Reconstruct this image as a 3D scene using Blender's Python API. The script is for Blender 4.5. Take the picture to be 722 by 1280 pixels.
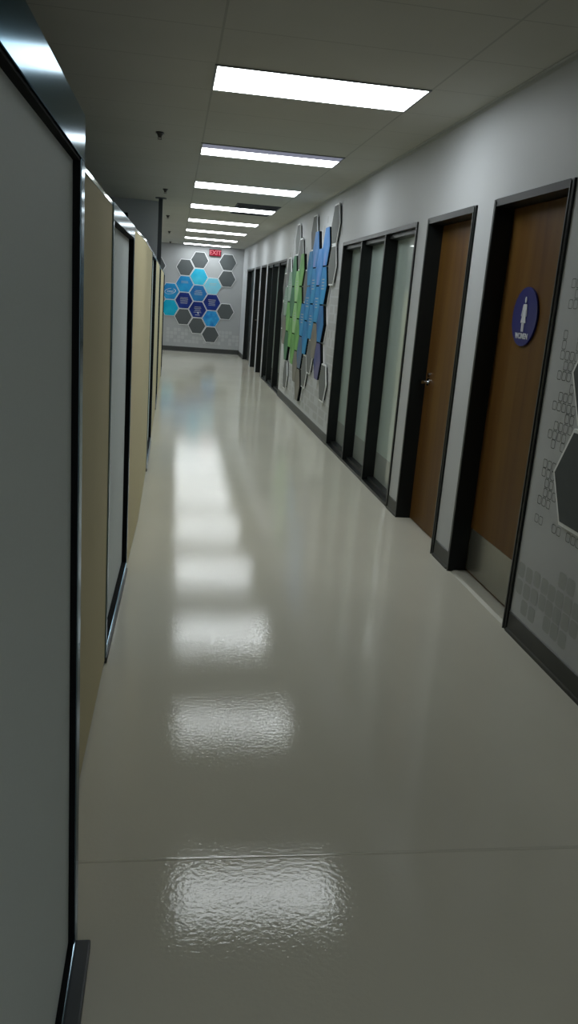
import bpy, bmesh, math, random
from mathutils import Vector, Matrix
random.seed(7)
for o in list(bpy.data.objects): bpy.data.objects.remove(o, do_unlink=True)
S = bpy.context.scene
COL = S.collection

# ------------------------------------------------------------------ camera, world, exposure
CAM_H = 1.609
YAW, PITCH, ROLL, FPX = 0.15593, -0.25805, 0.07759, 1005.4
H = 2.813          # ceiling
XR = 1.81          # right wall plane
YF = 22.75         # end wall plane
fw = Vector((math.sin(YAW)*math.cos(PITCH), math.cos(YAW)*math.cos(PITCH), math.sin(PITCH)))
rt = fw.cross(Vector((0, 0, 1))).normalized()
up = rt.cross(fw)
r2 = math.cos(ROLL)*rt + math.sin(ROLL)*up
u2 = -math.sin(ROLL)*rt + math.cos(ROLL)*up
cd = bpy.data.cameras.new('camera')
cam = bpy.data.objects.new('camera', cd); COL.objects.link(cam)
cd.sensor_fit = 'VERTICAL'; cd.sensor_height = 24.0; cd.lens = FPX/1280*24.0
cd.clip_start = 0.02; cd.clip_end = 100
M = Matrix((( r2.x, u2.x, -fw.x, 0), (r2.y, u2.y, -fw.y, 0), (r2.z, u2.z, -fw.z, CAM_H), (0, 0, 0, 1)))
cam.matrix_world = M
S.camera = cam
w = bpy.data.worlds.new('world'); S.world = w; w.use_nodes = True
w.node_tree.nodes['Background'].inputs[0].default_value = (.5, .55, .6, 1)
w.node_tree.nodes['Background'].inputs[1].default_value = 0.05
S.view_settings.view_transform = 'Standard'; S.view_settings.look = 'None'
S.view_settings.exposure = 0.0; S.view_settings.gamma = 1.0
S.view_settings.use_curve_mapping = False
LAMP = 9.5          # radiance of the lit troffer lenses

# ------------------------------------------------------------------ materials
def mat(name, col, rough=.6, metal=0., spec=.5, noise=0., nscale=(8, 8, 8), bump=0., bscale=60., coat=0., emis=None, es=0., aniso=0.):
    m = bpy.data.materials.new(name); m.use_nodes = True
    nt = m.node_tree; b = nt.nodes['Principled BSDF']
    b.inputs['Base Color'].default_value = (*col, 1)
    b.inputs['Roughness'].default_value = rough
    b.inputs['Metallic'].default_value = metal
    b.inputs['Specular IOR Level'].default_value = spec
    if coat: b.inputs['Coat Weight'].default_value = coat; b.inputs['Coat Roughness'].default_value = .03
    if aniso: b.inputs['Anisotropic'].default_value = aniso
    if emis: b.inputs['Emission Color'].default_value = (*emis, 1); b.inputs['Emission Strength'].default_value = es
    if noise or bump:
        tc = nt.nodes.new('ShaderNodeTexCoord'); mp = nt.nodes.new('ShaderNodeMapping')
        mp.inputs['Scale'].default_value = nscale
        nt.links.new(tc.outputs['Object'], mp.inputs[0])
    if noise:
        n = nt.nodes.new('ShaderNodeTexNoise'); n.inputs['Scale'].default_value = 1; n.inputs['Detail'].default_value = 5
        nt.links.new(mp.outputs[0], n.inputs['Vector'])
        r = nt.nodes.new('ShaderNodeValToRGB')
        r.color_ramp.elements[0].position = .3; r.color_ramp.elements[1].position = .7
        r.color_ramp.elements[0].color = (*[c*(1-noise) for c in col], 1)
        r.color_ramp.elements[1].color = (*[min(1, c*(1+noise)) for c in col], 1)
        nt.links.new(n.outputs['Fac'], r.inputs[0]); nt.links.new(r.outputs[0], b.inputs['Base Color'])
    if bump:
        n2 = nt.nodes.new('ShaderNodeTexNoise'); n2.inputs['Scale'].default_value = bscale; n2.inputs['Detail'].default_value = 3
        nt.links.new(tc.outputs['Object'], n2.inputs['Vector'])
        bp = nt.nodes.new('ShaderNodeBump'); bp.inputs['Strength'].default_value = bump; bp.inputs['Distance'].default_value = .002
        nt.links.new(n2.outputs['Fac'], bp.inputs['Height']); nt.links.new(bp.outputs[0], b.inputs['Normal'])
    return m

M_wall = mat('wall_paint', (.50, .52, .54), .55, noise=.02, nscale=(2, 2, 2), bump=.12, bscale=160)
M_floor = mat('polished_floor', (.68, .66, .56), .045, spec=.24, noise=.05, nscale=(1.3, .7, 1), bump=.22, bscale=72)
M_wall_dimmed = mat('end_wall_dimmed', (.35, .365, .375), .6, noise=.05, nscale=(.7, .7, .7))  # wall tone darkened to offset overbright light at the far end
M_joint = mat('floor_joint_resin', (.64, .62, .52), .05, spec=1.)
M_rubber = mat('rubber_base', (.035, .038, .036), .45)
M_frame = mat('dark_frame_paint', (.010, .012, .012), .35, spec=.25)
M_frame2 = mat('dark_frame_edge', (.05, .055, .055), .3, metal=.3)
M_alu = mat('brushed_aluminium', (.20, .27, .32), .13, metal=1., noise=.04, nscale=(2, 2, 90))
M_alu.node_tree.nodes['Principled BSDF'].inputs['Specular Tint'].default_value = (.30, .36, .40, 1)
M_chrome = mat('chrome', (.55, .58, .60), .10, metal=1.)
M_steel = mat('satin_steel', (.27, .265, .225), .25, metal=.75, noise=.04, nscale=(3, 60, 3))
M_grey = mat('grey_infill_board', (.64, .70, .70), .7, noise=.02, nscale=(200, 200, 200))
M_beige = mat('beige_fabric', (.60, .53, .325), .85, noise=.07, nscale=(260, 260, 260))
M_black = mat('black_gasket', (.008, .009, .010), .8, spec=.1)
M_thresh = mat('threshold_metal', (.5, .49, .42), .4, metal=.3)
M_hexg = mat('hexagon_grey', (.085, .096, .10), .7, spec=.25, noise=.03, nscale=(30, 30, 30))
M_hexg2 = mat('hexagon_mid_grey', (.15, .162, .162), .65, spec=.25, noise=.03, nscale=(30, 30, 30))
M_hexw = mat('hexagon_edge_white', (.85, .87, .88), .5)
M_frost = mat('frosted_glass', (.50, .60, .56), .22, spec=.5, noise=.03, nscale=(.4, 3, .4), coat=.7)
M_clear = mat('clear_glass_strip', (.33, .36, .34), .05, spec=.9)
M_plaster_trim = mat('ceiling_angle', (.45, .47, .46), .5)
M_sign = mat('sign_blue', (.012, .015, .15), .35, spec=.3)
M_white = mat('sign_white', (.62, .64, .7), .5)
M_print = mat('print_dark_line', (.13, .14, .14), .6)
M_fill = mat('print_grey_fill', (.37, .39, .39), .6)
M_fill2 = mat('print_pale_fill', (.42, .435, .44), .6)
M_sprink = mat('sprinkler_metal', (.09, .085, .08), .4, metal=.6)
M_vent = mat('vent_dark', (.035, .04, .06), .6)
M_pole = mat('dark_post', (.03, .038, .042), .45)
M_fixture = mat('fixture_rim', (.22, .24, .25), .5)

def wood():
    m = mat('door_wood', (.16, .095, .035), .42, spec=.16); nt = m.node_tree; b = nt.nodes['Principled BSDF']
    tc = nt.nodes.new('ShaderNodeTexCoord'); mp = nt.nodes.new('ShaderNodeMapping')
    mp.inputs['Scale'].default_value = (3, 7, .55)
    nt.links.new(tc.outputs['Object'], mp.inputs[0])
    n = nt.nodes.new('ShaderNodeTexNoise'); n.inputs['Scale'].default_value = 1.2; n.inputs['Detail'].default_value = 6; n.inputs['Distortion'].default_value = .6
    nt.links.new(mp.outputs[0], n.inputs['Vector'])
    r = nt.nodes.new('ShaderNodeValToRGB')
    r.color_ramp.elements[0].position = .3; r.color_ramp.elements[0].color = (.095, .042, .012, 1)
    r.color_ramp.elements[1].position = .72; r.color_ramp.elements[1].color = (.15, .078, .018, 1)
    nt.links.new(n.outputs['Fac'], r.inputs[0]); nt.links.new(r.outputs[0], b.inputs['Base Color'])
    return m
M_wood = wood()

def ceiling_mat():
    m = mat('ceiling_tiles', (.50, .50, .46), .85); nt = m.node_tree; b = nt.nodes['Principled BSDF']
    tc = nt.nodes.new('ShaderNodeTexCoord'); sp = nt.nodes.new('ShaderNodeSeparateXYZ')
    nt.links.new(tc.outputs['Object'], sp.inputs[0])
    def line(sock, off, pitch, width):
        a = nt.nodes.new('ShaderNodeMath'); a.operation = 'SUBTRACT'; a.inputs[1].default_value = off - 200*pitch
        nt.links.new(sock, a.inputs[0])
        mo = nt.nodes.new('ShaderNodeMath'); mo.operation = 'MODULO'; mo.inputs[1].default_value = pitch
        nt.links.new(a.outputs[0], mo.inputs[0])
        l = nt.nodes.new('ShaderNodeMath'); l.operation = 'LESS_THAN'; l.inputs[1].default_value = width
        nt.links.new(mo.outputs[0], l.inputs[0]); return l.outputs[0]
    lx = line(sp.outputs[0], .172, 1.22, .012); ly = line(sp.outputs[1], 4.855, .61, .010)
    mx = nt.nodes.new('ShaderNodeMath'); mx.operation = 'MAXIMUM'; nt.links.new(lx, mx.inputs[0]); nt.links.new(ly, mx.inputs[1])
    n = nt.nodes.new('ShaderNodeTexNoise'); n.inputs['Scale'].default_value = 1.6
    nt.links.new(tc.outputs['Object'], n.inputs['Vector'])
    r = nt.nodes.new('ShaderNodeValToRGB'); r.color_ramp.elements[0].color = (.45, .45, .41, 1); r.color_ramp.elements[1].color = (.52, .52, .48, 1)
    nt.links.new(n.outputs['Fac'], r.inputs[0])
    mi = nt.nodes.new('ShaderNodeMix'); mi.data_type = 'RGBA'
    mi.inputs[7].default_value = (.38, .38, .35, 1)
    nt.links.new(mx.outputs[0], mi.inputs[0]); nt.links.new(r.outputs[0], mi.inputs[6])
    nt.links.new(mi.outputs[2], b.inputs['Base Color'])
    bp = nt.nodes.new('ShaderNodeBump'); bp.invert = True; bp.inputs['Distance'].default_value = .004; bp.inputs['Strength'].default_value = .5
    nt.links.new(mx.outputs[0], bp.inputs['Height']); nt.links.new(bp.outputs[0], b.inputs['Normal'])
    return m
M_ceil = ceiling_mat()

def emit(name, col, s):
    m = bpy.data.materials.new(name); m.use_nodes = True; nt = m.node_tree
    for n in list(nt.nodes): nt.nodes.remove(n)
    o = nt.nodes.new('ShaderNodeOutputMaterial'); e = nt.nodes.new('ShaderNodeEmission')
    e.inputs[0].default_value = (*col, 1); e.inputs[1].default_value = s
    nt.links.new(e.outputs[0], o.inputs[0]); return m
M_lamp = emit('lit_lens', (.93, .985, 1.0), LAMP)
M_lampdim = emit('dim_lens', (.62, .66, .85), .32)
M_exit = emit('exit_red', (.62, .03, .07), .5)
M_exitl = emit('exit_letters', (1, .30, .36), .75)

def art(name, c1, c2, pink=None, scale=3.):
    """printed panel: two ink colours blended by a soft noise"""
    m = mat(name, c1, .5, spec=.2); nt = m.node_tree; b = nt.nodes['Principled BSDF']
    tc = nt.nodes.new('ShaderNodeTexCoord')
    n = nt.nodes.new('ShaderNodeTexNoise'); n.inputs['Scale'].default_value = scale; n.inputs['Detail'].default_value = 2
    nt.links.new(tc.outputs['Object'], n.inputs['Vector'])
    r = nt.nodes.new('ShaderNodeValToRGB'); r.color_ramp.elements[0].position = .35; r.color_ramp.elements[1].position = .65
    r.color_ramp.elements[0].color = (*c1, 1); r.color_ramp.elements[1].color = (*c2, 1)
    if pink:
        e = r.color_ramp.elements.new(.8); e.color = (*pink, 1)
    nt.links.new(n.outputs['Fac'], r.inputs[0]); nt.links.new(r.outputs[0], b.inputs['Base Color'])
    return m
A_ = {
 'B': art('print_blue', (.012, .16, .42), (.02, .26, .52)),
 'K': art('print_blue_lilac', (.015, .17, .48), (.08, .24, .54), (.28, .22, .48), 5),
 'P': art('print_purple', (.05, .07, .22), (.13, .12, .24)),
 'D': art('print_deep_blue', (.012, .10, .30), (.02, .18, .42)),
 'g': art('print_green', (.09, .26, .07), (.17, .40, .11)),
 'L': art('print_light_green', (.20, .42, .15), (.30, .50, .24)),
 'E': art('print_dark_green', (.03, .12, .06), (.06, .18, .09)),
 'T': art('print_pale_green', (.20, .32, .24), (.27, .36, .30)),
 'O': art('print_warm_grey', (.15, .145, .125), (.20, .19, .16)),
 'U': art('print_steel_blue', (.05, .15, .28), (.11, .15, .22)),
 'C': art('print_cyan', (.01, .36, .58), (.06, .48, .66)),
 'c': art('print_pale_cyan', (.14, .50, .64), (.22, .52, .66)),
 'N': art('print_navy', (.006, .014, .12), (.010, .035, .22)),
 'M': art('print_mid_blue', (.01, .16, .42), (.02, .30, .58)),
 'R': art('print_royal_blue', (.01, .17, .50), (.04, .36, .70), None, 6),
 'Q': art('print_turquoise', (.00, .33, .55), (.01, .42, .60)),
}
CNAME = {'B':'blue', 'K':'blue and lilac', 'P':'dark purple', 'D':'deep blue', 'g':'green', 'L':'light green', 'E':'dark green', 'T':'pale green',
         'O':'warm grey', 'U':'steel blue', 'C':'cyan', 'c':'pale cyan', 'N':'navy', 'M':'mid blue', 'R':'bright blue', 'Q':'turquoise', 'G':'grey'}

# ------------------------------------------------------------------ mesh helpers
def bm_new(): return bmesh.new()
def bx(bm, x0, x1, y0, y1, z0, z1, bev=0.):
    g = bmesh.ops.create_cube(bm, size=1)
    for v in g['verts']:
        v.co = Vector(((x0+x1)/2+v.co.x*(x1-x0), (y0+y1)/2+v.co.y*(y1-y0), (z0+z1)/2+v.co.z*(z1-z0)))
    if bev:
        es = list({e for v in g['verts'] for e in v.link_edges})
        bmesh.ops.bevel(bm, geom=es, offset=bev, segments=2, affect='EDGES', profile=.6)
def prism(bm, pts, d):
    """pts: 3D polygon, extruded by vector d"""
    a = [bm.verts.new(p) for p in pts]; b = [bm.verts.new(Vector(p)+Vector(d)) for p in pts]
    n = len(pts); bm.faces.new(a); bm.faces.new(list(reversed(b)))
    for i in range(n): bm.faces.new((a[(i+1) % n], a[i], b[i], b[(i+1) % n]))
def cyl(bm, c, r, h, axis='Z', seg=24, r2=None):
    g = bmesh.ops.create_cone(bm, cap_ends=True, segments=seg, radius1=r, radius2=r if r2 is None else r2, depth=h)
    R = {'Z': Matrix(), 'X': Matrix.Rotation(math.pi/2, 4, 'Y'), 'Y': Matrix.Rotation(-math.pi/2, 4, 'X')}[axis]
    bmesh.ops.transform(bm, matrix=Matrix.Translation(c) @ R, verts=g['verts'])
def link(name, bm, m, parent=None, loc=None):
    bmesh.ops.recalc_face_normals(bm, faces=bm.faces)
    me = bpy.data.meshes.new(name); bm.to_mesh(me); bm.free()
    o = bpy.data.objects.new(name, me); COL.objects.link(o)
    if m: me.materials.append(m)
    if loc is not None: o.location = loc
    if parent: o.parent = parent
    return o
def thing(name, label, cat, loc=(0, 0, 0), rz=0, group=None):
    o = bpy.data.objects.new(name, None); COL.objects.link(o); o.empty_display_size = .1
    o.location = loc; o.rotation_euler = (0, 0, rz)
    o['label'] = label; o['category'] = cat
    if group: o['group'] = group
    return o
def struct(o): o['kind'] = 'structure'; return o
def struct_empty(name, loc):
    o = bpy.data.objects.new(name, None); COL.objects.link(o); o.location = loc; o.empty_display_size = .1
    return struct(o)
def box_obj(name, m, parent, *a, bev=0.):
    bm = bm_new(); bx(bm, *a, bev=bev); return link(name, bm, m, parent)
def text_mesh(name, body, size, m, parent, mw, extrude=.001, bold=.0):
    cu = bpy.data.curves.new(name, 'FONT'); cu.body = body; cu.size = size; cu.extrude = extrude
    cu.align_x = 'CENTER'; cu.align_y = 'CENTER'; cu.offset = bold
    t = bpy.data.objects.new('tmp', cu); COL.objects.link(t)
    dg = bpy.context.evaluated_depsgraph_get(); dg.update()
    me = bpy.data.meshes.new_from_object(t.evaluated_get(dg)); bpy.data.objects.remove(t)
    me.name = name; me.transform(mw)
    o = bpy.data.objects.new(name, me); COL.objects.link(o); me.materials.clear(); me.materials.append(m)
    o.parent = parent; return o

# ------------------------------------------------------------------ structure
Y0 = -9.0; XL = -6.0
bm = bm_new(); bx(bm, XL, 2.4, Y0, YF+.3, -.1, 0); FLOOR = struct(link('floor', bm, M_floor))
bm = bm_new(); bx(bm, XL, 2.4, Y0, YF+.3, H, H+.1); CEIL = struct(link('ceiling', bm, M_ceil))
OPEN = [(3.76, 4.74), (5.03, 6.02), (6.28, 9.115), (13.77, 16.6), (16.8, 17.86), (18.1, 19.2), (19.45, 21.33)]
HD = 2.25
bm = bm_new()
prev = Y0
for a, b in OPEN:
    bx(bm, XR, XR+.3, prev, a, 0, H); bx(bm, XR, XR+.3, a, b, HD, H); bx(bm, XR+.24, XR+.3, a, b, 0, HD); prev = b
bx(bm, XR, XR+.3, prev, YF, 0, H)
WR = struct(link('wall_right', bm, M_wall))
bm = bm_new(); bx(bm, XL, 2.4, YF, YF+.2, 0, H); WB = struct(link('wall_back', bm, M_wall_dimmed))
bm = bm_new(); bx(bm, XL-.2, XL, Y0, YF+.2, 0, H); struct(link('wall_left', bm, M_wall))
bm = bm_new(); bx(bm, XL, 2.4, Y0-.2, Y0, 0, H); struct(link('wall_front', bm, M_wall))
bm = bm_new(); bx(bm, XL, -.275, 12.35, 12.5, 0, H); struct(link('wall_office', bm, M_wall))
# rubber baseboards
bm = bm_new(); prev = Y0
for a, b in OPEN + [(YF, YF)]:
    if a - prev > .15 and not (a in (16.8, 18.1, 19.45)):
        e = .0 
        prism(bm, [(XR, prev+e, 0), (XR-.016, prev+e, 0), (XR-.012, prev+e, .012), (XR-.006, prev+e, .02), (XR-.005, prev+e, .108), (XR, prev+e, .112)], (0, a-prev-2*e, 0))
    prev = b
struct(link('baseboard_right', bm, M_rubber))
bm = bm_new(); prism(bm, [(XL, YF, 0), (XL, YF-.016, 0), (XL, YF-.006, .02), (XL, YF-.005, .125), (XL, YF, .13)], (XR-XL, 0, 0))
struct(link('baseboard_back', bm, M_rubber))
# ceiling angle along the right wall and end wall
bm = bm_new(); bx(bm, XR-.022, XR, Y0, YF, H-.004, H); bx(bm, XR-.003, XR, Y0, YF, H-.024, H-.003)
struct(link('trim_1', bm, M_plaster_trim))
# floor joint (slightly raised resin line)
bm = bm_new()
pts = []
for k in range(25):
    a = math.pi*k/24; pts.append((-.27, 2.03+.007*math.cos(a), (.0013*math.sin(a)**1.5)))
prism(bm, pts, (XR+.27, .008, 0)); jo = link('trim_2', bm, M_joint); struct(jo)

# ------------------------------------------------------------------ doors and windows in the right wall
XG = XR+.10
def frame_prism(bm, a, b, top, x0, x1, fwid=.04):
    bx(bm, x0, x1, a, a+fwid, 0, top, bev=.004); bx(bm, x0, x1, b-fwid, b, 0, top, bev=.004); bx(bm, x0, x1, a+fwid, b-fwid, top-fwid, top)
def door(n, a, b, leaf_m=M_wood, kick=False, lever=None, thr=False, double=False, pr=.012):
    cy = (a+b)/2
    d = struct_empty('door_%d' % n, (XG, cy, 0))
    def P(name, bm, m, par=d):
        bmesh.ops.translate(bm, verts=bm.verts, vec=(-XG, -cy, 0)); o = link(name, bm, m, par); return o
    bm = bm_new(); frame_prism(bm, a+.0005, b-.0005, HD-.001, XR-pr, XR+.17); P('door_frame', bm, M_frame)
    bm = bm_new(); q = XR-pr-.0005                                                    # rounded steel return of the frame
    bx(bm, q-.0035*(pr>.01)-.0005, q, a+.027, a+.037, 0, HD-.012); bx(bm, q-.0035*(pr>.01)-.0005, q, b-.037, b-.027, 0, HD-.012)
    P('frame_bead', bm, M_frame2)
    leaves = [(a+.043, b-.043)] if not double else [(a+.043, cy-.003), (cy+.003, b-.043)]
    for la, lb in leaves:
        bm = bm_new(); bx(bm, XG, XG+.044, la, lb, .02 if thr else .008, HD-.045, bev=.002); lf = P('door_leaf', bm, leaf_m)
        if kick:
            bm = bm_new(); bx(bm, XG-.002, XG-.0002, la+.01, lb-.01, .028, .30); P('kick_plate', bm, M_steel, lf)
        if lever is not None:
            z = 1.085; y = lb-.088
            bm = bm_new(); cyl(bm, (XG-.006, y, z), .028, .012, 'X'); cyl(bm, (XG-.03, y, z), .011, .05, 'X')
            s = 1
            prism(bm, [(XG-.062, y-.014, z-.011), (XG-.046, y-.014, z-.011), (XG-.046, y-.014, z+.011), (XG-.062, y-.014, z+.011)], (0, s*.098, 0))
            P('door_handle', bm, M_chrome, lf)
            bm = bm_new(); cyl(bm, (XG-.006, y, z+.055), .016, .014, 'X'); P('lock_cylinder', bm, M_chrome, lf)
    if thr:
        bm = bm_new(); prism(bm, [(XR+.0, a+.05, 0), (XR+.02, a+.05, .010), (XR+.035, a+.05, .012), (XR+.12, a+.05, .012), (XR+.12, a+.05, 0)], (0, b-a-.1, 0)); P('threshold', bm, M_thresh)
    return d
door(1, 3.76, 4.74, kick=True, thr=True)
door(2, 5.03, 6.02, lever=1)
door(3, 16.8, 17.86, pr=.002)
door(4, 18.1, 19.2, lever=1, pr=.002)
door(5, 19.45, 21.33, leaf_m=M_frame2, double=True, pr=.002)

def window(n, a, b, m1, m2, pr=.012):
    cy = (a+b)/2
    d = struct_empty('window_%d' % n, (XG, cy, 0))
    def P(name, bm, m, par=d):
        bmesh.ops.translate(bm, verts=bm.verts, vec=(-XG, -cy, 0)); return link(name, bm, m, par)
    bm = bm_new(); frame_prism(bm, a+.0005, b-.0005, HD-.001, XR-pr, XR+.14, .035)
    bx(bm, XR-pr, XR+.14, a+.036, b-.036, 0, .028, bev=.003)
    bx(bm, XR+.035, XR+.14, a+.036, b-.036, .028, .058, bev=.003)
    bx(bm, XR+.02, XR+.14, a+.036, b-.036, HD-.075, HD-.036, bev=.003)
    P('window_frame', bm, M_frame)
    for y in (m1, m2):
        bm = bm_new(); bx(bm, XR-pr, XR+.135, y-.018, y+.018, .028, HD-.036, bev=.003); P('mullion', bm, M_frame)
    ed = [a+.036, m1-.018, m1+.018, m2-.018, m2+.018, b-.036]
    for i in range(3):
        bm = bm_new(); bx(bm, XG, XG+.012, ed[2*i]+.0005, ed[2*i+1]-.0005, .30, HD-.0755); g = P('pane', bm, M_frost)
        bm = bm_new(); bx(bm, XG, XG+.012, ed[2*i]+.0005, ed[2*i+1]-.0005, .0585, .2995); P('clear_strip', bm, M_clear, g)
window(1, 6.28, 9.115, 7.23, 8.165)
window(2, 13.77, 16.6, 14.76, 15.76, pr=.002)

# printed rounded cells on the right wall (surface print, children of the wall)
def rrect(cy, cz, hw, hh, r, n=4):
    pts = []
    for (sy, sz, a0) in ((1, 1, 0), (-1, 1, 90), (-1, -1, 180), (1, -1, 270)):
        for k in range(n+1):
            a = math.radians(a0+90*k/n); pts.append((cy+sy*(hw-r)+r*math.cos(a), cz+sz*(hh-r)+r*math.sin(a)))
    return pts
def cell_outline(bm, cy, cz, hw=.020, hh=.0215, t=.0034, x=XR):
    o = rrect(cy, cz, hw, hh, .009); i = rrect(cy, cz, hw-t, hh-t, .007)
    vo = [bm.verts.new((x-.0012, p[0], p[1])) for p in o]; vi = [bm.verts.new((x-.0012, p[0], p[1])) for p in i]
    n = len(o)
    for k in range(n): bm.faces.new((vo[k], vo[(k+1) % n], vi[(k+1) % n], vi[k]))
def cell_fill(bm, cy, cz, hw, hh, x=XR):
    bm.faces.new([bm.verts.new((x-.001, p[0], p[1])) for p in rrect(cy, cz, hw, hh, .016)])
CY = lambda k: 3.630-.0475*k
rows = {1.777:[0,1,2], 1.73:[1,2,3], 1.684:[0,1,2], 1.545:[0,3], 1.499:[0,3,4], 1.452:[0,1,2,3,4], 1.405:[1,2,3], 1.358:[0,1,2], 1.308:[3],
        1.262:[1,2,3], 1.215:[0,1,2,3,4], 1.170:[3,4], 1.124:[1,2,3,4], 1.078:[0,1,2,3], 1.036:[1,3], .932:[0,1,2], .889:[0,1,2], .843:[1,2],
        .797:[1,2,3], .75:[0,1,2], .656:[0,1,4,5,7,8,9]}
for z in (1.82, 1.87, 1.92): rows[z] = [k for k in range(2, 9) if random.random() < .5]
bm = bm_new()
for z, ks in rows.items():
    for k in ks: cell_outline(bm, CY(k), z)
o = link('printed_cell_outlines', bm, M_print, WR)
bm = bm_new()
for (y, zs) in ((3.70, (.36, .27)), (3.612, (.36, .272, .185)), (3.525, (.37, .28, .186)), (3.437, (.367, .283)), (3.36, (.362, .282, .202)),
                (3.28, (.452, .362, .281, .200)), (3.197, (.452, .364, .283, .197)), (3.115, (.365, .283)), (3.033, (.365, .45)), (2.95, (.28,))):
    for z in zs: cell_fill(bm, y, z, .036, .038)
link('printed_cell_fills', bm, M_fill, WR)
bm = bm_new()
for i in range(46):
    for k in range(26):
        y = 9.18+.095*i; z = .20+.095*k
        if random.random() < (.75 if (y < 9.6 and z < 1.9) or z < .75 else .12): cell_fill(bm, y, z, .04, .041)
link('printed_cell_fills', bm, M_fill2, WR)
bm = bm_new()
for i in range(20):
    for k in range(4):
        if random.random() < .7:
            pts = rrect(-.15+.1*i, .28+.1*k, .042, .042, .016); bm.faces.new([bm.verts.new((p[0], YF-.001, p[1])) for p in pts])
link('printed_cell_fills', bm, M_fill2, WB)

# ------------------------------------------------------------------ office partitions on the left
PX = [(-9, -.27), (-2.1, -.27), (1.7, -.262), (3.32, -.246), (4.53, -.224), (5.6, -.200), (8.7, -.202), (12.5, -.215), (17.0, -.215)]
def px_at(y):
    for (a, xa), (b, xb) in zip(PX, PX[1:]):
        if a <= y <= b: return xa+(xb-xa)*(y-a)/(b-a)
    return PX[-1][1]
PT = 1.915
def orient(t, y0, y1, x0=None, x1=None):
    x0 = px_at(y0) if x0 is None else x0; x1 = px_at(y1) if x1 is None else x1
    t.location = (x0, y0, 0); t.rotation_euler = (0, 0, -math.atan2(x1-x0, y1-y0)); return math.hypot(x1-x0, y1-y0)
def beige(y0, y1, label):
    t = thing('partition_panel', label, 'partition', group='beige partition panels along the left of the corridor')
    L = orient(t, y0, y1); g = .002
    box_obj('fabric_panel', M_beige, t, -.05, 0, g, L-g, .012, PT-.014, bev=.002)
    box_obj('top_cap', M_chrome, t, -.052, .0015, .001, L-.001, PT-.0138, PT, bev=.0015)
    box_obj('base_strip', M_black, t, -.046, -.003, .001, L-.001, 0, .0118)
    return t
def framed(y0, y1, label, dx=.012, x0=None, x1=None, rail=.075, foot=False, stile=.055, rev=.028, m=None, top=PT):
    t = thing('framed_partition_panel', label, 'partition', group='framed grey partition panels along the left of the corridor')
    L = orient(t, y0, y1, x0, x1); g = .001
    A = m or M_alu
    bm = bm_new(); bx(bm, -.05, dx, g, L-g, top-rail, top, bev=.0012); link('top_rail', bm, A, t)
    box_obj('bottom_rail', A, t, -.05, dx, g, L-g, .028, .068, bev=.003)
    for a, b in ((g, stile), (L-stile, L-g)):
        s = box_obj('stile', A, t, -.05, dx, a, b, .0682, top-rail-.0002, bev=.002)
    bm = bm_new(); q = .0045
    za, zb = .0685, top-rail-.0005
    bx(bm, -.045, dx-.003, stile+.0003, stile+q, za, zb); bx(bm, -.045, dx-.003, L-stile-q, L-stile-.0003, za, zb)
    bx(bm, -.045, dx-.003, stile+q, L-stile-q, zb-q, zb); bx(bm, -.045, dx-.003, stile+q, L-stile-q, za, za+q)
    link('gasket', bm, M_black, t)
    box_obj('infill_board', M_grey, t, -.04, dx-rev, stile+q+.0004, L-stile-q-.0004, za+q+.0004, zb-q-.0004)
    box_obj('base_channel', M_pole if foot else M_rubber, t, -.05, dx+(.032 if foot else .004), g, L-g, 0, .0275, bev=.004)
    return t
beige(-2.1, .49, 'beige fabric partition panel at the left, beside the viewer')
framed(.5, 1.71, 'nearest grey framed partition panel with wide aluminium top rail, left edge of the picture', dx=.0, x0=-.18, x1=-.18, rail=.082, foot=True, rev=.016)
beige(1.712, 3.319, 'wide beige partition panel just beyond the nearest grey framed panel')
framed(3.321, 4.529, 'second grey framed partition panel from the viewer, shiny top rail, between two beige panels', dx=.006, rail=.062, stile=.03)
beige(4.531, 5.599, 'beige partition panel directly beyond the second grey framed panel')
beige(5.601, 7.249, 'beige partition panel after the thin seam, before the third framed panel')
framed(7.251, 8.699, 'third grey framed partition panel from the viewer, seen nearly edge-on', rail=.03, dx=.005)
beige(8.701, 11.199, 'long beige partition panel running up to the dark ceiling post')
framed(11.201, 12.499, 'fourth grey framed partition panel from the viewer, under the dark post', rail=.03, dx=.004)
beige(12.501, 15.699, 'farthest beige partition panel on the left of the corridor')
framed(15.701, 17.0, 'farthest framed partition panel, end of the left partition run', rail=.03, dx=.004)
# ceiling post
t = thing('ceiling_post', 'thin dark vertical post rising from the partition top to the ceiling', 'post', (-.236, 11.87, PT))
box_obj('post_shaft', M_pole, t, -.028, .028, -.028, .028, .0, H-PT-.012, bev=.004)
bm = bm_new(); cyl(bm, (0, 0, H-PT-.006), .075, .012, seg=24); link('ceiling_flange', bm, M_pole, t)
bm = bm_new(); bx(bm, -.305, -.281, 4.94, 5.0, 0, 2.015, bev=.002)
o = link('partition_post', bm, M_black); o['label'] = 'short dark post top peeking above the partitions on the left'; o['category'] = 'post'

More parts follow.
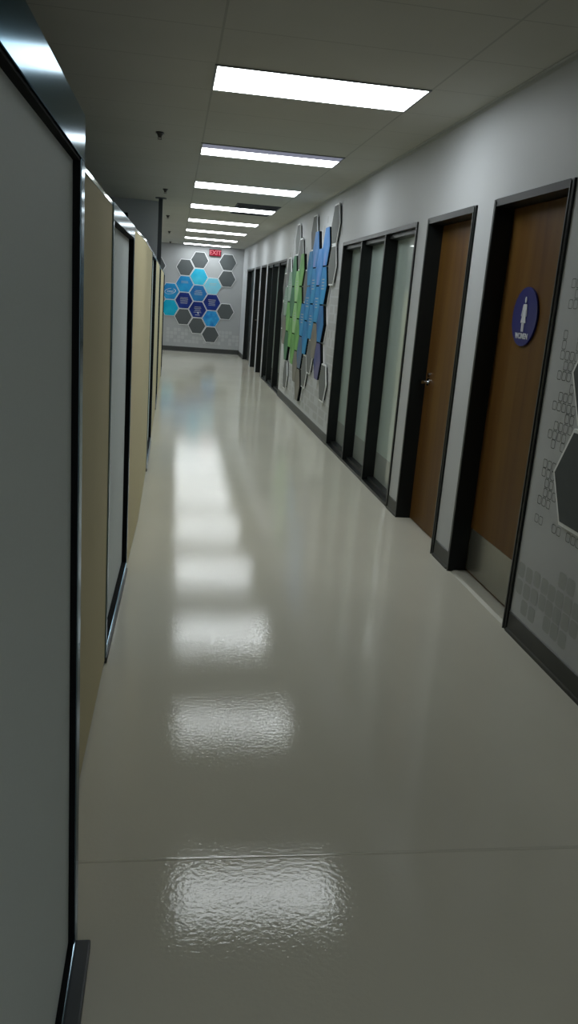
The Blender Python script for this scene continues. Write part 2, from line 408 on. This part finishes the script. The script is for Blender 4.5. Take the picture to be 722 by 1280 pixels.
# ------------------------------------------------------------------ ceiling lights
ORD = ['nearest', 'second', 'third', 'fourth', 'fifth', 'sixth', 'seventh', 'farthest']
LXa, LXb = .185, 1.385
def lamp(i):
    y = 4.892+2.44*i
    lab = ('%s lit rectangular ceiling light, counted from the viewer' % ORD[i]) if 0 < i < 7 else ('%s lit rectangular ceiling light in the corridor row' % ORD[i])
    if i == 1: lab = 'second lit ceiling light from the viewer, with a dimmer strip along its near edge'
    t = thing('ceiling_light', lab, 'ceiling light', ((LXa+LXb)/2, y+.27, H), group='rectangular troffer lights down the corridor ceiling')
    hx, hy = .6, .27
    bm = bm_new()
    e = .014
    bx(bm, -hx-e, hx+e, -hy-e, -hy, -.007, -.0003); bx(bm, -hx-e, hx+e, hy, hy+e, -.007, -.0003)
    bx(bm, -hx-e, -hx, -hy, hy, -.007, -.0003); bx(bm, hx, hx+e, -hy, hy, -.007, -.0003)
    link('light_frame', bm, M_fixture, t)
    if i == 1:
        box_obj('lit_lens', M_lamp, t, -hx, hx, -hy+.19, hy, -.006, -.001)
        box_obj('dim_lens', M_lampdim, t, -hx, hx, -hy, -hy+.1898, -.006, -.001)
    else:
        box_obj('lens', M_lamp, t, -hx, hx, -hy, hy, -.006, -.001)
for i in range(8): lamp(i)
# two added fill lights behind the viewer, brightening near floor and left panel
for k, y in enumerate((-2.43, -4.87)):
    t = thing('ceiling_light', 'added unseen fill light behind the viewer, %s' % ('the closer one' if k == 0 else 'the farther one'), 'ceiling light', ((LXa+LXb)/2, y+.27, H), group='rectangular troffer lights down the corridor ceiling')
    box_obj('lens', M_lamp, t, -.6, .6, -.27, .27, -.006, -.001)

# troffers over the offices beyond the partitions (they mirror in the glass bays)
for k, y in enumerate((16.2, 21.0)):
    t = thing('ceiling_light', 'office ceiling light beyond the left partitions, %s' % ('behind the grey cross wall' if k == 0 else 'the one nearest the end wall'), 'ceiling light', (-1.40, y, H), group='office ceiling lights left of the corridor')
    box_obj('lens', M_lamp, t, -.6, .6, -.27, .27, -.006, -.001)
# ceiling grilles
def grille(x0, x1, y0, y1, lab, n):
    t = thing('air_grille', lab, 'vent', ((x0+x1)/2, (y0+y1)/2, H))
    hx, hy = (x1-x0)/2, (y1-y0)/2
    box_obj('backing', M_vent, t, -hx+.02, hx-.02, -hy+.02, hy-.02, -.003, -.0004)
    bm = bm_new(); bx(bm, -hx, hx, -hy, -hy+.02, -.01, -.0004); bx(bm, -hx, hx, hy-.02, hy, -.01, -.0004); bx(bm, -hx, -hx+.02, -hy+.02, hy-.02, -.01, -.0004); bx(bm, hx-.02, hx, -hy+.02, hy-.02, -.01, -.0004)
    link('grille_frame', bm, M_vent, t)
    bm = bm_new()
    for k in range(n):
        y = -hy+.03+(2*hy-.06)*(k+.5)/n; bx(bm, -hx+.021, hx-.021, y-.008, y+.004, -.009, -.0032)
    link('grille_slats', bm, M_vent, t)
grille(.79, 1.39, 11.60, 12.18, 'square dark air grille in front of the fourth ceiling light', 12)
grille(.79, 1.36, 12.79, 13.05, 'narrow dark air grille just behind the fourth ceiling light', 6)
# sprinklers
sprk = None
for i, y in enumerate((7.05, 10.80, 14.48, 18.31, 22.1)):
    lab = ['nearest small dark sprinkler head on the ceiling', 'second small sprinkler head, just before the dark ceiling post', 'third small sprinkler head, beyond the dark ceiling post',
           'fourth tiny sprinkler head along the ceiling', 'farthest tiny sprinkler head, close to the end wall'][i]
    if sprk is None:
        t = thing('sprinkler_head', lab, 'sprinkler', (-.165, y, H), group='sprinkler heads in line on the ceiling')
        bm = bm_new(); cyl(bm, (0, 0, -.005), .036, .0094, seg=20, r2=.030); link('escutcheon', bm, M_sprink, t)
        bm = bm_new(); cyl(bm, (0, 0, -.025), .010, .030, seg=12, r2=.026); bx(bm, -.014, -.011, -.003, .003, -.052, -.012); bx(bm, .011, .014, -.003, .003, -.052, -.012); cyl(bm, (0, 0, -.053), .017, .003, seg=16)
        link('sprinkler_body', bm, M_sprink, t); sprk = t
    else:
        t = sprk.copy(); COL.objects.link(t); t.location = (-.165, y, H); t['label'] = lab
        for c in list(sprk.children):
            cc = c.copy(); COL.objects.link(cc); cc.parent = t

# ------------------------------------------------------------------ exit sign on the end wall
t = thing('exit_sign', 'red lit EXIT sign high on the end wall under the ceiling', 'exit sign', (1.03, YF-.001, 2.655))
box_obj('sign_housing', M_rubber, t, -.162, .162, -.045, 0, -.092, .092, bev=.004)
box_obj('sign_face', M_exit, t, -.15, .15, -.048, -.0452, -.08, .08)
text_mesh('sign_letters', 'EXIT', .155, M_exitl, t, Matrix.Translation((0, -.0495, 0)) @ Matrix.Rotation(math.pi/2, 4, 'X'), bold=.004)

# ------------------------------------------------------------------ WOMEN sign on door 1
t = thing('restroom_sign', 'round dark blue WOMEN sign with a white female figure on the wooden door', 'sign', (XG-.001, 4.325, 1.612))
bm = bm_new(); cyl(bm, (-.006, 0, 0), .158, .010, 'X', seg=64); link('sign_disc', bm, M_sign, t)
bm = bm_new()
def sp(pts): prism(bm, [(-.0125, -p[0], p[1]) for p in pts], (-.002, 0, 0))
hc = [(.013*math.cos(a*math.pi/8), .078+.017*math.sin(a*math.pi/8)) for a in range(16)]
sp(hc)
sp([(-.026, .055), (.026, .055), (.030, .050), (.046, -.006), (.037, -.012), (.024, .028), (.018, .022), (.040, -.045), (-.040, -.045), (-.018, .022), (-.024, .028), (-.037, -.012), (-.046, -.006), (-.030, .050)])
sp([(-.020, -.046), (-.003, -.046), (-.003, -.092), (-.017, -.092)]); sp([(.020, -.046), (.003, -.046), (.003, -.092), (.017, -.092)])
bmesh.ops.scale(bm, vec=(1, .8, 1), verts=bm.verts)
bmesh.ops.translate(bm, vec=(0, 0, .012), verts=bm.verts)
link('female_pictogram', bm, M_white, t)
text_mesh('sign_letters', 'WOMEN', .042, M_white, t, Matrix.Translation((-.0125, 0, -.105)) @ Matrix.Rotation(-math.pi/2, 4, 'Z') @ Matrix.Rotation(math.pi/2, 4, 'X'), bold=.0012)

# ------------------------------------------------------------------ hexagon wall panels
def hexpts(hw, hh): return [(hw, 0), (hw/2, hh), (-hw/2, hh), (-hw, 0), (-hw/2, -hh), (hw/2, -hh)]
def hexagon(where, u, z, code, hw, hh, label, group, t=.03, lines=0, off=0.):
    """where 'R': right wall (u = Y), 'F': end wall (u = X)"""
    o = thing('hexagon_panel', label, 'wall panel', (XR, u, z) if where == 'R' else (u, YF, z), group=group)
    if where == 'R': f = lambda a, b, d: (-d, a, b)
    else: f = lambda a, b, d: (a, -d, b)
    def slab(name, hw_, hh_, d0, d1, m, par=o):
        bm = bm_new(); a = [f(p[0], p[1], d0) for p in hexpts(hw_, hh_)]; dd = Vector(f(0, 0, d1))-Vector(f(0, 0, d0))
        prism(bm, a, dd); return link(name, bm, m, par)
    if code == 'G':
        if t > .025: slab('standoff_shadow', hw-.035, hh-.03, .0003, t-.012, M_black); slab('backing', hw, hh, t-.0119, t, M_hexw)  # black core paints the shadow gap behind the white-edged plate
        else: slab('backing', hw, hh, .0003, t, M_hexw)
        fc = slab('face', hw-(.020 if where == 'R' else .013), hh-(.0175 if where == 'R' else .0115), t+off+.0001, t+off+.003, M_hexg2 if t > .025 else M_hexg)
    else:
        if where == 'R':
            slab('backing', hw+.001, hh+.0005, .0003, .012, M_hexw); slab('spacer', hw-.008, hh-.006, .0121, t+off, M_black)
        else: slab('backing', hw, hh, .0003, t, M_hexw)
        fc = slab('face', hw-(.007 if where == 'R' else .009), hh-(.005 if where == 'R' else .008), t+off+.0001, t+off+.004, A_[code])
    if lines:
        bm = bm_new(); dd = t+off+.0042
        for k in range(lines):
            L = (hw*.95)*(random.uniform(.6, 1)); zz = hh*.30-k*.036
            a, b = -L/2, L/2
            prism(bm, [f(a, zz, dd), f(b, zz, dd), f(b, zz+.011, dd), f(a, zz+.011, dd)], Vector(f(0, 0, dd+.001))-Vector(f(0, 0, dd)))
        link('printed_lines', bm, M_fill, fc)
    return o, fc
# two big panels by the women's door
hexagon('R', 3.255, .918, 'G', .26, .225, 'lower grey hexagon wall panel at the right edge, beside the WOMEN door', 'grey hexagons right of the door', t=.012)
hexagon('R', 3.235, 1.385, 'G', .255, .225, 'upper grey hexagon wall panel at the right edge, beside the WOMEN door', 'grey hexagons right of the door', t=.012)
# mural on the right wall
COLS = [
 [(0, 'G'), (2, 'G'), (8, 'G')],
 [(1, 'K'), (3, 'B'), (5, 'D'), (7, 'P')],
 [(2, 'K'), (4, 'B'), (6, 'O')],
 [(1, 'K'), (3, 'B'), (5, 'B'), (7, 'G')],
 [(0, 'G'), (2, 'B'), (4, 'B'), (6, 'B'), (8, 'G')],
 [(3, 'G'), (5, 'B'), (7, 'U'), (9, 'O')],
 [(2, 'g'), (4, 'g'), (6, 'g'), (8, 'O')],
 [(1, 'G'), (3, 'L'), (5, 'L'), (7, 'g')],
 [(0, 'G'), (2, 'E'), (4, 'E'), (6, 'g')],
 [(3, 'T'), (5, 'g'), (7, 'E'), (9, 'G')],
 [(2, 'G'), (4, 'T'), (6, 'O')],
 [(3, 'G'), (5, 'G')],
]
ON = ['first', 'second', 'third', 'fourth', 'fifth', 'sixth', 'seventh', 'eighth', 'ninth', 'tenth', 'eleventh', 'twelfth']
RN = ['top', 'second', 'third', 'fourth', 'bottom']
for c, colm in enumerate(COLS):
    n = len(colm)
    for r, (row, code) in enumerate(colm):
        rn = 'top' if r == 0 else ('bottom' if r == n-1 else ('second' if r == 1 else 'third' if r == 2 else 'fourth'))
        lab = '%s hexagon panel, %s of %s column from the corridor mural\'s right end' % (CNAME[code], rn, ON[c])
        y = 9.555+.365*c; z = 2.470-.225*row
        hexagon('R', y, z, code, .240, .2225, lab, 'hexagon panels of the right wall mural', t=.030, off=0 if code in 'G' else .018,
                lines=4 if code in 'BTL' and row in (3, 4, 5) else 0)
# end wall
FH = [(.634, 2.435, 'G', 'upper left grey hexagon of the end wall mural, below the ceiling lights'), (.255, 2.22, 'G', 'grey hexagon of the end wall mural touching the blue striped one'),
      (1.378, 2.43, 'G', 'grey hexagon at the upper right of the end wall'), (1.378, 2.0, 'G', 'grey hexagon directly below the upper right one on the end wall'),
      (1.373, 1.13, 'G', 'grey hexagon at the lower right of the end wall mural'), (.252, .945, 'G', 'grey hexagon below the left navy one on the end wall'),
      (.623, .715, 'G', 'grey hexagon second lowest in the end wall mural'), (1.0, .49, 'G', 'lowest grey hexagon of the end wall mural'),
      (-.46, 2.22, 'G', 'grey hexagon on the end wall half hidden behind the dark post'),
      (.636, 2.003, 'C', 'light cyan hexagon at the top of the end wall mural'), (.255, 1.79, 'M', 'mid blue hexagon with two pale lines on the end wall'),
      (-.105, 1.575, 'M', 'mid blue hexagon with a white oval logo on the end wall'), (1.01, 1.79, 'c', 'pale cyan hexagon right of the light cyan one'),
      (.628, 1.575, 'D', 'deep blue hexagon in the middle of the end wall mural'), (.255, 1.36, 'N', 'left navy hexagon with print on the end wall'),
      (-.105, 1.145, 'Q', 'turquoise hexagon at the left below the logo hexagon'), (.632, 1.15, 'N', 'lower middle navy hexagon with a small white emblem'),
      (1.008, 1.365, 'N', 'right navy hexagon with print on the end wall'), (1.005, .937, 'R', 'bright blue hexagon below the right navy one')]
for (x, z, code, lab) in FH:
    c = round((x-.628)/.377); x = .628+.377*c; z = {0: [2.436, 2.006, 1.576, 1.146, .716], 1: [2.221, 1.791, 1.361, .931, .501]}[c % 2][min(range(5), key=lambda k: abs([2.436, 2.006, 1.576, 1.146, .716][k]-.215*(c % 2)-z))]
    n = {'N': 5, 'M': 2, 'D': 4, 'c': 2}.get(code, 0)
    if 'logo' in lab: n = 0
    o, fc = hexagon('F', x, z, code, .243, .2115, lab, 'hexagon panels of the end wall mural', t=.02, lines=n)
    if 'white oval logo' in lab:
        bm = bm_new()
        N = 40
        for k in range(N):
            if k in (6, 7, 8): continue
            a0, a1 = 2*math.pi*k/N, 2*math.pi*(k+1)/N
            q = lambda a, s: (.15*math.cos(a)*s, -.0245-.002, .075*math.sin(a)*s+.02*math.cos(a))
            wd = .86+.06*math.sin(a0/2)
            prism(bm, [q(a0, 1), q(a1, 1), q(a1, wd), q(a0, wd)], (0, -.001, 0))
        link('logo_oval', bm, M_white, fc)
        text_mesh('logo_letters', 'intel', .10, M_white, fc, Matrix.Translation((0, -.0265, .0)) @ Matrix.Rotation(math.pi/2, 4, 'X'))
    if 'emblem' in lab:
        bm = bm_new(); prism(bm, [(.0, -.026, -.10), (.03, -.026, -.12), (.035, -.026, -.085), (.02, -.026, -.06), (-.01, -.026, -.07)], (0, -.001, 0))
        prism(bm, [(-.06, -.026, -.150), (.06, -.026, -.150), (.06, -.026, -.138), (-.06, -.026, -.138)], (0, -.001, 0)); link('white_emblem', bm, M_white, fc)
